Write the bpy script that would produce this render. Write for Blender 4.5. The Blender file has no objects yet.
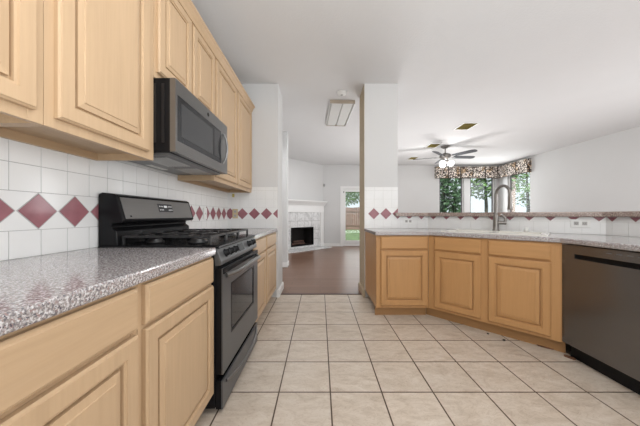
import bpy, math, random
from mathutils import Vector, Matrix
from mathutils.geometry import tessellate_polygon
PI = math.pi
R = math.radians
scene = bpy.context.scene
COL = scene.collection
random.seed(7)

# ------------------------------------------------------------------ camera, world, lights, exposure
CAMH = 1.09
cd = bpy.data.cameras.new('camera')
cd.sensor_fit = 'HORIZONTAL'; cd.sensor_width = 36.0; cd.lens = 249.0 / 640.0 * 36.0
cd.shift_y = 2.0 / 640.0
cd.clip_start = 0.02; cd.clip_end = 200
cam = bpy.data.objects.new('camera', cd); COL.objects.link(cam)
cam.location = (0, 0, CAMH); cam.rotation_euler = (PI / 2, 0, 0)
scene.camera = cam

scene.view_settings.view_transform = 'Standard'
scene.view_settings.look = 'None'
scene.view_settings.gamma = 1.0
scene.view_settings.use_curve_mapping = False
scene.view_settings.exposure = -0.28

w = bpy.data.worlds.new('world'); scene.world = w; w.use_nodes = True
bg = w.node_tree.nodes['Background']
bg.inputs['Color'].default_value = (0.93, 0.96, 1.0, 1); bg.inputs['Strength'].default_value = 1.3

def area(name, loc, rot, sx, sy, watts, color=(1, 1, 1)):
    l = bpy.data.lights.new(name, 'AREA'); l.shape = 'RECTANGLE'; l.size = sx; l.size_y = sy
    l.energy = watts; l.color = color
    o = bpy.data.objects.new(name, l); COL.objects.link(o); o.location = loc; o.rotation_euler = rot
    return o
sd = bpy.data.lights.new('sun', 'SUN'); sd.energy = 6.0; sd.angle = R(2); sd.color = (1, 0.96, 0.88)
so = bpy.data.objects.new('sun', sd); COL.objects.link(so); so.rotation_euler = (R(42), 0, R(-25))
area('kitchen_ceiling_light', (0.45, 0.75, 2.80), (0, 0, 0), 1.3, 0.7, 24, (0.98, 0.99, 1))
area('rear_fill', (1.3, -2.2, 1.6), (R(96), 0, R(16)), 3.6, 2.4, 55, (0.98, 0.99, 1))  # unseen rear fill, added to light camera-facing fronts and the ceiling
area('dining_side_window_light', (6.12, 0.9, 1.75), (R(80), 0, R(90)), 3.4, 1.9, 165, (0.98, 0.99, 1))
area('kitchen_ceiling_fill', (0.6, -0.9, 0.9), (R(180), 0, 0), 2.2, 1.6, 124, (0.92, 0.965, 1))  # unseen fill aimed upward, added to brighten the kitchen ceiling
area('dining_window_light', (5.1, 8.55, 1.6), (R(-90), 0, 0), 1.9, 1.5, 45, (0.98, 0.99, 1))
area('side_window_light', (6.1, 7.85, 1.6), (R(90), 0, R(90)), 0.9, 1.5, 25, (0.98, 0.99, 1))
area('patio_door_light', (1.2, 8.55, 1.1), (R(-90), 0, 0), 0.7, 1.7, 6, (0.98, 0.99, 1))
area('living_room_light', (-0.6, 6.2, 2.80), (0, 0, 0), 0.8, 0.8, 20, (0.98, 0.99, 1))
area('dining_ceiling_fill', (4.4, 3.6, 0.35), (R(180), 0, 0), 2.6, 2.6, 36, (0.98, 0.99, 1))  # added fill hidden behind the half wall, brightens the dining ceiling
area('hall_side_fill', (-1.3, 4.45, 2.80), (0, R(25), 0), 0.5, 0.5, 34, (0.98, 0.99, 1))  # unseen fill added to light the column jamb and peninsula side panel
area('living_ceiling_fill', (1.6, 5.6, 0.30), (R(180), 0, 0), 1.0, 2.0, 55, (0.98, 0.99, 1))  # added fill near the floor, brightens the living room ceiling

# ------------------------------------------------------------------ materials
def new_mat(name):
    m = bpy.data.materials.new(name); m.use_nodes = True
    nt = m.node_tree
    return m, nt, nt.nodes['Principled BSDF']
def N(nt, t, **kw):
    n = nt.nodes.new(t)
    for k, v in kw.items(): setattr(n, k, v)
    return n
def coords(nt, scale=(1, 1, 1), rnd=True, kind='Object'):
    tc = N(nt, 'ShaderNodeTexCoord'); mp = N(nt, 'ShaderNodeMapping')
    mp.inputs['Scale'].default_value = scale
    if rnd:
        oi = N(nt, 'ShaderNodeObjectInfo'); mu = N(nt, 'ShaderNodeMath', operation='MULTIPLY'); mu.inputs[1].default_value = 31.0
        ad = N(nt, 'ShaderNodeVectorMath', operation='ADD')
        nt.links.new(oi.outputs['Random'], mu.inputs[0]); nt.links.new(tc.outputs[kind], ad.inputs[0]); nt.links.new(mu.outputs[0], ad.inputs[1])
        nt.links.new(ad.outputs[0], mp.inputs[0])
    else:
        nt.links.new(tc.outputs[kind], mp.inputs[0])
    return mp.outputs[0]
def noise(nt, vec, scale, detail=4, rough=0.55, dist=0.0):
    n = N(nt, 'ShaderNodeTexNoise'); n.inputs['Scale'].default_value = scale
    n.inputs['Detail'].default_value = detail; n.inputs['Roughness'].default_value = rough; n.inputs['Distortion'].default_value = dist
    nt.links.new(vec, n.inputs['Vector']); return n.outputs['Fac']
def ramp(nt, fac, stops, interp='LINEAR'):
    r = N(nt, 'ShaderNodeValToRGB'); cr = r.color_ramp; cr.interpolation = interp
    while len(cr.elements) < len(stops): cr.elements.new(0.5)
    for e, (p, c) in zip(cr.elements, stops):
        e.position = p; e.color = (c[0], c[1], c[2], 1)
    nt.links.new(fac, r.inputs['Fac']); return r.outputs['Color']
def mixc(nt, fac, a, b, mode='MIX'):
    m = N(nt, 'ShaderNodeMix', data_type='RGBA', blend_type=mode)
    for sock, v in ((m.inputs['Factor'], fac), (m.inputs['A'] if False else m.inputs[6], a), (m.inputs[7], b)):
        if isinstance(v, (int, float)): sock.default_value = v
        elif isinstance(v, tuple): sock.default_value = (v[0], v[1], v[2], 1)
        else: nt.links.new(v, sock)
    return m.outputs[2]
def bump(nt, b, h, strength, dist=0.002):
    n = N(nt, 'ShaderNodeBump'); n.inputs['Strength'].default_value = strength; n.inputs['Distance'].default_value = dist
    nt.links.new(h, n.inputs['Height']); nt.links.new(n.outputs[0], b.inputs['Normal'])

def plain(name, c, rough=0.5, metal=0.0, spec=0.5, vary=0.04, vs=6.0):
    m, nt, b = new_mat(name)
    f = noise(nt, coords(nt), vs, 3)
    lo = tuple(x * (1 - vary) for x in c); hi = tuple(min(1, x * (1 + vary)) for x in c)
    nt.links.new(ramp(nt, f, [(0.3, lo), (0.7, hi)]), b.inputs['Base Color'])
    b.inputs['Roughness'].default_value = rough; b.inputs['Metallic'].default_value = metal
    b.inputs['Specular IOR Level'].default_value = spec
    return m
def wall_paint(name, c, bs=0.15, sc=90):
    m, nt, b = new_mat(name)
    v = coords(nt, rnd=False)
    f = noise(nt, v, 2.5, 3)
    nt.links.new(ramp(nt, f, [(0.3, tuple(x * 0.985 for x in c)), (0.7, c)]), b.inputs['Base Color'])
    b.inputs['Roughness'].default_value = 0.75; b.inputs['Specular IOR Level'].default_value = 0.25
    bump(nt, b, noise(nt, v, sc, 3), bs, 0.004)
    return m
def wood(name, axis, tone=1.0, mid=(0.515, 0.362, 0.222)):
    lo3, md3, hi3 = (tuple(c * k * tone for c in mid) for k in (0.92, 1.0, 1.05))
    m, nt, b = new_mat(name)
    s = [9, 9, 9]; s[axis] = 0.75
    v = coords(nt, tuple(s))
    g = noise(nt, v, 2.2, 6, 0.62, 0.6)
    s2 = [60, 60, 60]; s2[axis] = 2.2
    v2 = coords(nt, tuple(s2))
    g2 = noise(nt, v2, 1.6, 3)
    base = ramp(nt, g, [(0.25, lo3), (0.5, md3), (0.75, hi3)])
    fine = ramp(nt, g2, [(0.35, (0.94, 0.93, 0.91)), (0.6, (1, 1, 1))])
    nt.links.new(mixc(nt, 0.6, base, fine, 'MULTIPLY'), b.inputs['Base Color'])
    b.inputs['Roughness'].default_value = 0.38; b.inputs['Specular IOR Level'].default_value = 0.4
    return m
M = {}
M['wall'] = wall_paint('white_wall_paint', (0.635, 0.634, 0.63))
M['ceiling'] = wall_paint('textured_ceiling_paint', (0.70, 0.70, 0.70), 0.5, 55)
M['tan_bounce'] = wall_paint('jamb_bounce_tan', (0.47, 0.39, 0.28))  # white jamb in shade: warm floor bounce put into an even tan
M['trim'] = plain('white_trim_paint', (0.80, 0.80, 0.79), 0.4, vary=0.01)
M['wood_v'] = wood('maple_vertical', 2)
M['wood_x'] = wood('maple_horizontal', 0)
WARM_MAPLE = (0.49, 0.27, 0.112)  # maple with a warmer, darker mid tone, for the right-hand cabinets
M['honey_v'] = wood('warm_maple_vertical', 2, 1.0, WARM_MAPLE)
M['honey_x'] = wood('warm_maple_horizontal', 0, 1.0, WARM_MAPLE)
M['honey_shaded_toe'] = wood('warm_maple_shaded_toe', 0, 0.72, WARM_MAPLE)  # right-hand wood darkened, toe recess shade put into the colour
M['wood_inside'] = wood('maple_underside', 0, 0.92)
M['toe'] = wood('maple_shaded_toe', 0, 0.72)  # cabinet wood darkened to paint in the shade of the toe recess

def granite(name, tint=None):
    m, nt, b = new_mat(name)
    v = coords(nt, rnd=False)
    n1 = noise(nt, v, 165, 3, 0.55)
    n2 = noise(nt, v, 230, 2, 0.55)
    n3 = noise(nt, v, 140, 2, 0.55)
    c = ramp(nt, n1, [(0.36, (0.16, 0.155, 0.17)), (0.42, (0.29, 0.262, 0.258)), (0.50, (0.36, 0.335, 0.33)), (0.62, (0.66, 0.66, 0.67))])
    c = mixc(nt, ramp(nt, n3, [(0.57, (0, 0, 0)), (0.65, (1, 1, 1))]), c, (0.30, 0.21, 0.20))
    c = mixc(nt, ramp(nt, n2, [(0.60, (0, 0, 0)), (0.66, (1, 1, 1))]), c, (0.08, 0.08, 0.10))
    if tint: c = mixc(nt, 1.0, c, tint, 'MULTIPLY')
    nt.links.new(c, b.inputs['Base Color'])
    b.inputs['Roughness'].default_value = 0.12; b.inputs['Specular IOR Level'].default_value = 0.6
    return m
M['granite'] = granite('speckled_grey_rose_counter')
M['granite_brown'] = granite('speckled_brown_ledge', (0.86, 0.72, 0.62))

def floor_tile(name):
    m, nt, b = new_mat(name)
    tc = N(nt, 'ShaderNodeTexCoord'); mp = N(nt, 'ShaderNodeMapping')
    nt.links.new(tc.outputs['Object'], mp.inputs[0])
    T = 0.316
    mp.inputs['Location'].default_value = (-0.0636 + 20 * T, -1.532 + 20 * T, 0)
    br = N(nt, 'ShaderNodeTexBrick'); br.offset = 0.0; br.squash = 1.0
    nt.links.new(mp.outputs[0], br.inputs['Vector'])
    br.inputs['Scale'].default_value = 1.0; br.inputs['Brick Width'].default_value = T; br.inputs['Row Height'].default_value = T
    br.inputs['Mortar Size'].default_value = 0.0046; br.inputs['Mortar Smooth'].default_value = 0.15; br.inputs['Bias'].default_value = 0.0
    br.inputs['Color1'].default_value = (0.0, 0, 0, 1); br.inputs['Color2'].default_value = (1, 1, 1, 1)
    rot = N(nt, 'ShaderNodeMapping'); nt.links.new(tc.outputs['Object'], rot.inputs[0])
    rot.inputs['Rotation'].default_value = (0, 0, R(35)); rot.inputs['Scale'].default_value = (1, 2.2, 1)
    off = N(nt, 'ShaderNodeVectorMath', operation='MULTIPLY_ADD'); off.inputs[1].default_value = (9, 5, 3)
    nt.links.new(br.outputs['Color'], off.inputs[0]); nt.links.new(rot.outputs[0], off.inputs[2])
    a = noise(nt, off.outputs[0], 5.0, 6, 0.62, 1.2)
    base = ramp(nt, a, [(0.3, (0.49, 0.41, 0.33)), (0.5, (0.59, 0.51, 0.425)), (0.7, (0.65, 0.58, 0.50))])
    vn = noise(nt, off.outputs[0], 9.0, 4, 0.6, 2.5)
    vein = ramp(nt, vn, [(0.47, (1, 1, 1)), (0.50, (0.72, 0.66, 0.6)), (0.53, (1, 1, 1))])
    base = mixc(nt, 0.55, base, vein, 'MULTIPLY')
    tint = ramp(nt, br.outputs['Color'], [(0, (0.94, 0.94, 0.94)), (1, (1.0, 1.0, 1.0))])
    base = mixc(nt, 1.0, base, tint, 'MULTIPLY')
    nt.links.new(mixc(nt, br.outputs['Fac'], base, (0.085, 0.055, 0.035)), b.inputs['Base Color'])
    b.inputs['Roughness'].default_value = 0.36; b.inputs['Specular IOR Level'].default_value = 0.35
    inv = N(nt, 'ShaderNodeMath', operation='SUBTRACT'); inv.inputs[0].default_value = 1.0; nt.links.new(br.outputs['Fac'], inv.inputs[1])
    bump(nt, b, inv.outputs[0], 0.5, 0.002)
    return m
M['floor_tile'] = floor_tile('beige_floor_tile')

def wood_floor(name):
    m, nt, b = new_mat(name)
    v = coords(nt, rnd=False)
    br = N(nt, 'ShaderNodeTexBrick'); br.offset = 0.37
    nt.links.new(v, br.inputs['Vector'])
    br.inputs['Scale'].default_value = 1.0; br.inputs['Brick Width'].default_value = 1.2; br.inputs['Row Height'].default_value = 0.13
    br.inputs['Mortar Size'].default_value = 0.0015; br.inputs['Mortar'].default_value = (0.02, 0.012, 0.008, 1)
    br.inputs['Color1'].default_value = (0.175, 0.088, 0.052, 1); br.inputs['Color2'].default_value = (0.215, 0.115, 0.072, 1)
    g = noise(nt, coords(nt, (3, 40, 1), rnd=False), 1.5, 4)
    nt.links.new(mixc(nt, 0.5, br.outputs['Color'], ramp(nt, g, [(0.3, (0.7, 0.7, 0.7)), (0.7, (1, 1, 1))]), 'MULTIPLY'), b.inputs['Base Color'])
    b.inputs['Roughness'].default_value = 0.3; b.inputs['Specular IOR Level'].default_value = 0.38
    return m
M['wood_floor'] = wood_floor('dark_brown_plank_floor')
M['white_tile'] = plain('glazed_white_tile', (0.80, 0.80, 0.79), 0.14, vary=0.015, vs=9)
M['grout'] = plain('grey_grout', (0.42, 0.42, 0.41), 0.8)
M['grout_pale'] = plain('pale_grout', (0.66, 0.66, 0.64), 0.8)
M['rose_tile'] = plain('rose_diamond_tile', (0.32, 0.135, 0.155), 0.10, 0.0, 0.4, vary=0.12, vs=14)
M['black'] = plain('black_enamel', (0.009, 0.009, 0.010), 0.25, 0.0, 0.14)
M['black_matte'] = plain('cast_iron', (0.013, 0.013, 0.014), 0.3, 0.0, 0.5)
M['dark_glass'] = plain('dark_oven_glass', (0.022, 0.023, 0.025), 0.08, 0.0, 0.22)
def brushed(name, c, rough, axis, metal=0.9):
    m, nt, b = new_mat(name)
    s = [140, 140, 140]; s[axis] = 2
    f = noise(nt, coords(nt, tuple(s)), 1.5, 3)
    nt.links.new(ramp(nt, f, [(0.3, tuple(x * 0.93 for x in c)), (0.7, c)]), b.inputs['Base Color'])
    b.inputs['Roughness'].default_value = rough; b.inputs['Metallic'].default_value = metal
    return m
M['slate'] = brushed('slate_steel', (0.12, 0.123, 0.127), 0.33, 0, 0.4)
M['console_slate'] = brushed('console_slate', (0.20, 0.195, 0.188), 0.33, 0, 0.5)
M['slate_dw'] = brushed('slate_steel_dishwasher', (0.185, 0.18, 0.175), 0.2, 0, 0.8)
M['steel'] = brushed('bright_steel', (0.55, 0.55, 0.54), 0.3, 0, 1.0)
M['steel_dark'] = brushed('grey_steel', (0.24, 0.238, 0.235), 0.3, 0, 0.9)
M['nickel'] = brushed('brushed_nickel', (0.24, 0.225, 0.21), 0.32, 2, 0.85)
M['brass'] = plain('dull_brass', (0.62, 0.52, 0.16), 0.4, 0.5)
M['brass_dark'] = plain('olive_brass_plate', (0.22, 0.18, 0.05), 0.6)  # darker olive brass for the vent backing
M['plastic_white'] = plain('white_plastic', (0.78, 0.78, 0.76), 0.35, vary=0.01)
M['plastic_beige'] = plain('beige_plastic', (0.56, 0.45, 0.28), 0.4, vary=0.02)
M['socket_face'] = plain('socket_face', (0.42, 0.41, 0.39), 0.4)
M['socket_dark'] = plain('socket_slots', (0.12, 0.12, 0.12), 0.5)
M['porcelain'] = plain('cream_sink_enamel', (0.75, 0.73, 0.68), 0.15, vary=0.01)
M['tan_metal'] = plain('tan_fixture_end', (0.40, 0.34, 0.27), 0.45)
M['diffuser'] = plain('milky_diffuser', (0.66, 0.66, 0.64), 0.4, vary=0.01)
M['blade_dark'] = plain('charcoal_fan_blade', (0.03, 0.032, 0.037), 0.5, 0.0, 0.3)
M['soot'] = plain('sooty_firebox', (0.016, 0.013, 0.012), 0.85)
M['log'] = plain('fire_log_bark', (0.09, 0.05, 0.038), 0.9, vary=0.5, vs=25)
M['debris'] = plain('brown_wood_scrap', (0.16, 0.075, 0.04), 0.8, vary=0.3, vs=30)
M['rubber'] = plain('dark_crumb', (0.02, 0.015, 0.012), 0.8)
def emit(name, c, s):
    m, nt, b = new_mat(name)
    b.inputs['Base Color'].default_value = (0.8, 0.8, 0.8, 1)
    b.inputs['Emission Color'].default_value = (c[0], c[1], c[2], 1); b.inputs['Emission Strength'].default_value = s
    return m
M['globe'] = emit('lit_frosted_glass', (1, 0.98, 0.95), 1.6)
M['display'] = plain('oven_display', (0.012, 0.012, 0.014), 0.15)
M['display_marks'] = emit('display_legends', (0.55, 0.58, 0.6), 0.05)
def pane_mat(name, tint=(0.93, 0.97, 0.97)):
    m = bpy.data.materials.new(name); m.use_nodes = True; nt = m.node_tree
    nt.nodes.remove(nt.nodes['Principled BSDF']); out = nt.nodes['Material Output']
    t = N(nt, 'ShaderNodeBsdfTransparent'); t.inputs[0].default_value = (*tint, 1)
    g = N(nt, 'ShaderNodeBsdfGlossy'); g.inputs['Roughness'].default_value = 0.02
    lw = N(nt, 'ShaderNodeLayerWeight'); f = N(nt, 'ShaderNodeMath', operation='MULTIPLY_ADD'); pw = N(nt, 'ShaderNodeMath', operation='POWER'); pw.inputs[1].default_value = 4.0; nt.links.new(lw.outputs['Facing'], pw.inputs[0]); nt.links.new(pw.outputs[0], f.inputs[0]); f.inputs[1].default_value = 0.4; f.inputs[2].default_value = 0.02
    mx = N(nt, 'ShaderNodeMixShader')
    nt.links.new(f.outputs[0], mx.inputs[0]); nt.links.new(t.outputs[0], mx.inputs[1]); nt.links.new(g.outputs[0], mx.inputs[2]); nt.links.new(mx.outputs[0], out.inputs[0])
    return m
M['pane'] = pane_mat('clear_window_glass')
def marble(name):
    m, nt, b = new_mat(name)
    v = coords(nt, rnd=False)
    br = N(nt, 'ShaderNodeTexBrick'); br.offset = 0.0
    mp = N(nt, 'ShaderNodeMapping'); mp.inputs['Rotation'].default_value = (R(90), 0, 0)
    nt.links.new(v, mp.inputs[0]); nt.links.new(mp.outputs[0], br.inputs['Vector'])
    br.inputs['Scale'].default_value = 1.0; br.inputs['Brick Width'].default_value = 0.3; br.inputs['Row Height'].default_value = 0.3
    br.inputs['Mortar Size'].default_value = 0.006
    a = noise(nt, v, 5, 6, 0.6, 2.0)
    c = ramp(nt, a, [(0.35, (0.50, 0.50, 0.50)), (0.5, (0.66, 0.66, 0.66)), (0.65, (0.74, 0.74, 0.74))])
    nt.links.new(mixc(nt, br.outputs['Fac'], c, (0.36, 0.36, 0.36)), b.inputs['Base Color'])
    b.inputs['Roughness'].default_value = 0.25
    return m
M['marble'] = marble('grey_white_marble_tile')
def valance_fabric(name):
    m, nt, b = new_mat(name)
    v = coords(nt, rnd=True)
    vo = N(nt, 'ShaderNodeTexVoronoi', feature='DISTANCE_TO_EDGE'); vo.inputs['Scale'].default_value = 14
    mix = N(nt, 'ShaderNodeVectorMath', operation='ADD')
    nz = N(nt, 'ShaderNodeTexNoise'); nz.inputs['Scale'].default_value = 14
    sc = N(nt, 'ShaderNodeVectorMath', operation='SCALE'); sc.inputs['Scale'].default_value = 0.12
    nt.links.new(v, nz.inputs['Vector']); nt.links.new(nz.outputs['Color'], sc.inputs[0]); nt.links.new(sc.outputs[0], mix.inputs[0]); nt.links.new(v, mix.inputs[1])
    nt.links.new(mix.outputs[0], vo.inputs['Vector'])
    n1 = noise(nt, v, 4, 2)
    ground = ramp(nt, n1, [(0.36, (0.60, 0.42, 0.26)), (0.46, (0.82, 0.75, 0.68))])
    k = ramp(nt, vo.outputs['Distance'], [(0.09, (0, 0, 0)), (0.15, (1, 1, 1))])
    nt.links.new(mixc(nt, k, (0.035, 0.022, 0.018), ground), b.inputs['Base Color'])
    b.inputs['Roughness'].default_value = 0.85
    return m
M['valance'] = valance_fabric('mottled_valance_fabric')
M['valance_dark'] = plain('dark_brown_piping', (0.04, 0.028, 0.02), 0.8)
M['leaf'] = plain('leaf_green', (0.10, 0.20, 0.045), 0.5, vary=0.5, vs=1.2)
M['leaf_dark'] = plain('dark_leaf_green', (0.05, 0.11, 0.045), 0.5, vary=0.4, vs=1.2)
M['bark'] = plain('grey_bark', (0.10, 0.085, 0.07), 0.9, vary=0.3, vs=10)
M['fence'] = plain('weathered_fence_wood', (0.24, 0.15, 0.125), 0.85, vary=0.25, vs=3)
M['fence_grey'] = plain('grey_fence_wood', (0.36, 0.36, 0.36), 0.85, vary=0.2, vs=3)
M['grass'] = plain('lawn_grass', (0.13, 0.19, 0.085), 0.9, vary=0.4, vs=3)
def brick(name):
    m, nt, b = new_mat(name)
    tc = coords(nt, rnd=False); mp = N(nt, 'ShaderNodeMapping'); mp.inputs['Rotation'].default_value = (R(90), 0, R(90)); nt.links.new(tc, mp.inputs[0])
    br = N(nt, 'ShaderNodeTexBrick'); nt.links.new(mp.outputs[0], br.inputs['Vector'])
    br.inputs['Scale'].default_value = 1; br.inputs['Brick Width'].default_value = 0.22; br.inputs['Row Height'].default_value = 0.075; br.inputs['Mortar Size'].default_value = 0.008
    br.inputs['Color1'].default_value = (0.42, 0.25, 0.22, 1); br.inputs['Color2'].default_value = (0.5, 0.34, 0.3, 1); br.inputs['Mortar'].default_value = (0.6, 0.58, 0.56, 1)
    nt.links.new(br.outputs['Color'], b.inputs['Base Color']); b.inputs['Roughness'].default_value = 0.9
    return m
M['brick'] = brick('pinkish_brick')

# ------------------------------------------------------------------ mesh builder
class MB:
    def __init__(s): s.v = []; s.f = []; s.mi = []; s.sm = []
    def add(s, vs, fs, mi=0, smooth=False):
        o = len(s.v); s.v += [tuple(p) for p in vs]
        for f in fs: s.f.append(tuple(i + o for i in f)); s.mi.append(mi); s.sm.append(smooth)
        return s
    def box(s, x0, x1, y0, y1, z0, z1, mi=0):
        x0, x1 = min(x0, x1), max(x0, x1); y0, y1 = min(y0, y1), max(y0, y1); z0, z1 = min(z0, z1), max(z0, z1)
        return s.add([(x0, y0, z0), (x1, y0, z0), (x1, y1, z0), (x0, y1, z0), (x0, y0, z1), (x1, y0, z1), (x1, y1, z1), (x0, y1, z1)],
              [(0, 3, 2, 1), (4, 5, 6, 7), (0, 1, 5, 4), (1, 2, 6, 5), (2, 3, 7, 6), (3, 0, 4, 7)], mi)
    def prism(s, poly, z0, z1, mi=0, hole=None):          # poly counter-clockwise in xy
        loops = [poly] + ([hole] if hole else [])
        tri = tessellate_polygon([[Vector((x, y, 0)) for x, y in l] for l in loops])
        allp = [p for l in loops for p in l]; n = len(allp)
        vs = [(x, y, z0) for x, y in allp] + [(x, y, z1) for x, y in allp]
        fs = []
        for t in tri:
            a, b_, c = [Vector((*allp[i], 0)) for i in t]
            if (b_ - a).cross(c - a).z < 0: t = (t[0], t[2], t[1])
            fs.append(tuple(i + n for i in t)); fs.append((t[0], t[2], t[1]))
        o = 0
        for l in loops:
            m = len(l)
            for i in range(m):
                a, b_ = o + i, o + (i + 1) % m
                fs.append((a, b_, b_ + n, a + n))
            o += m
        return s.add(vs, fs, mi)
    def extrude(s, prof, a, b, mi=0, axis='x'):           # prof: list of (u,v); along x: (x,u,v); along y: (u,y,v)
        n = len(prof)
        mk = (lambda t, u, v: (t, u, v)) if axis == 'x' else (lambda t, u, v: (u, t, v))
        vs = [mk(a, u, v) for u, v in prof] + [mk(b, u, v) for u, v in prof]
        fs = [(i, (i + 1) % n, (i + 1) % n + n, i + n) for i in range(n)] + [tuple(range(n))[::-1], tuple(range(n, 2 * n))]
        return s.add(vs, fs, mi)
    def tube(s, path, r, seg=12, mi=0, caps=True):
        path = [Vector(p) for p in path]; n = len(path)
        rs = r if isinstance(r, (list, tuple)) else [r] * n
        tang = [(path[min(i + 1, n - 1)] - path[max(i - 1, 0)]).normalized() for i in range(n)]
        ref = Vector((0, 0, 1)) if abs(tang[0].z) < 0.9 else Vector((1, 0, 0))
        u = tang[0].cross(ref).normalized()
        vs = []; fs = []
        for i in range(n):
            u = (u - tang[i] * u.dot(tang[i])).normalized(); v = tang[i].cross(u)
            for k in range(seg):
                a = 2 * PI * k / seg
                vs.append(path[i] + (u * math.cos(a) + v * math.sin(a)) * rs[i])
        for i in range(n - 1):
            for k in range(seg):
                k2 = (k + 1) % seg
                fs.append((i * seg + k, i * seg + k2, (i + 1) * seg + k2, (i + 1) * seg + k))
        s.add(vs, fs, mi, True)
        if caps:
            s.add(vs[:seg], [tuple(range(seg))[::-1]], mi); s.add(vs[-seg:], [tuple(range(seg))], mi)
        return s
    def lathe(s, prof, c=(0, 0, 0), seg=24, mi=0, mat=None):   # prof: (r,z)
        vs = []; fs = []
        for r, z in prof:
            for k in range(seg):
                a = 2 * PI * k / seg
                p = Vector((r * math.cos(a), r * math.sin(a), z))
                if mat is not None: p = mat @ p
                vs.append(p + Vector(c))
        for i in range(len(prof) - 1):
            for k in range(seg):
                k2 = (k + 1) % seg
                fs.append((i * seg + k, i * seg + k2, (i + 1) * seg + k2, (i + 1) * seg + k))
        return s.add(vs, fs, mi, True)
    def build(s, name, mats, parent=None, loc=(0, 0, 0), rz=0.0, bevel=0.0, seg=2):
        me = bpy.data.meshes.new(name); me.from_pydata(s.v, [], s.f)
        if not isinstance(mats, (list, tuple)): mats = [mats]
        for m in mats: me.materials.append(m)
        for p, mi, sm in zip(me.polygons, s.mi, s.sm): p.material_index = mi; p.use_smooth = sm
        me.update()
        o = bpy.data.objects.new(name, me); COL.objects.link(o)
        o.location = loc; o.rotation_euler = (0, 0, rz)
        if parent: o.parent = parent
        if bevel:
            b = o.modifiers.new('bevel', 'BEVEL'); b.width = bevel; b.segments = seg; b.limit_method = 'ANGLE'; b.angle_limit = R(40)
        return o
def tag(o, label, cat, group=None, kind=None):
    o['label'] = label
    if cat: o['category'] = cat
    if group: o['group'] = group
    if kind: o['kind'] = kind
    return o
def thing(name, label, cat, loc=(0, 0, 0), rz=0.0, group=None):
    o = bpy.data.objects.new(name, None); COL.objects.link(o); o.location = loc; o.rotation_euler = (0, 0, rz); o.empty_display_size = 0.1
    return tag(o, label, cat, group)
def struct(name, mb, mat, parent=None, loc=(0, 0, 0), rz=0.0, bevel=0.0):
    o = mb.build(name, mat, parent, loc, rz, bevel)
    if not parent: o['kind'] = 'structure'
    return o
def copy_tree(o, parent=None):
    c = o.copy(); COL.objects.link(c)
    if parent: c.parent = parent
    for ch in list(o.children): copy_tree(ch, c)
    return c

# ------------------------------------------------------------------ the setting
H = 2.83          # ceiling
YE = 3.30         # end wall of the kitchen
YB = 8.70         # far wall of the living and dining rooms
XL = -1.225       # kitchen left wall
XR = 6.25         # dining right wall
f = MB(); f.box(-1.4, 2.6, -2.6, 3.42, -0.06, 0); fl = struct('floor', f, M['floor_tile'])
f = MB(); f.box(-2.1, 6.4, 3.42, 8.85, -0.06, 0); f.box(2.6, 6.4, -2.6, 3.42, -0.06, 0); fl2 = struct('floor_living', f, M['wood_floor'])
f = MB(); f.box(-0.56, 0.60, 3.405, 3.445, 0, 0.006); struct('trim_threshold', f, plain('dark_threshold', (0.05, 0.022, 0.014), 0.4), bevel=0.002)
f = MB(); f.box(-2.2, 6.5, -2.6, 8.9, H, H + 0.12); struct('ceiling', f, M['ceiling'])
wl = MB(); wl.box(XL - 0.12, XL, -2.6, YE + 0.39, 0, H); wall_left = struct('wall_left', wl, M['wall'])
we = MB(); we.box(XL, -0.557, YE, YE + 0.39, 0, H); wall_end = struct('wall_end', we, M['wall'])
wc = MB(); wc.box(0.589, 1.03, YE, YE + 0.39, 0, H); wall_col = struct('wall_column', wc, M['wall'])
f = MB(); f.box(0.586, 0.589, YE + 0.001, YE + 0.39, 0, H); f.build('jamb_face', M['tan_bounce'], wall_col)  # thin skin carrying the painted warm bounce on the passage side
def baseboard(name, x0, x1, y0, y1, mat=None):
    b = MB(); b.box(x0, x1, y0, y1, 0, 0.085); b.box(x0 + 0.004, x1 - 0.004, y0 + 0.004, y1 - 0.004, 0.085, 0.10)
    return struct(name, b, mat or M['trim'], bevel=0.003)
baseboard('baseboard_passage_left', -0.575, -0.538, YE - 0.014, YE + 0.404)
baseboard('baseboard_passage_right', 0.568, 0.60, YE - 0.014, YE + 0.404, plain('baseboard_bounce_tan', (0.45, 0.36, 0.25), 0.45))  # right baseboard tinted tan, warm floor bounce painted in
# hall wall end
f = MB(); f.box(-2.0, -0.69, 5.20, 5.42, 0, H); struct('wall_hall', f, M['wall'])
baseboard('baseboard_hall', -1.99, -0.675, 5.186, 5.434)
f = MB(); f.box(-2.1, -2.0, YE + 0.39, 7.3, 0, H); f.box(-2.0, XL - 0.12, YE + 0.27, YE + 0.39, 0, H); struct('wall_living_left', f, M['wall'])
# diagonal fireplace wall
DX, DY = 0.112, YB
f = MB()
for a, b, c, d in ((-3.1, -1.47, 0, H), (-0.51, 0.0, 0, H), (-1.47, -0.51, 0, 0.10), (-1.47, -0.51, 0.70, H)): f.box(a, b, 0, 0.14, c, d)
struct('wall_fireplace', f, M['wall'], loc=(DX, DY, 0), rz=R(45))
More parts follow.
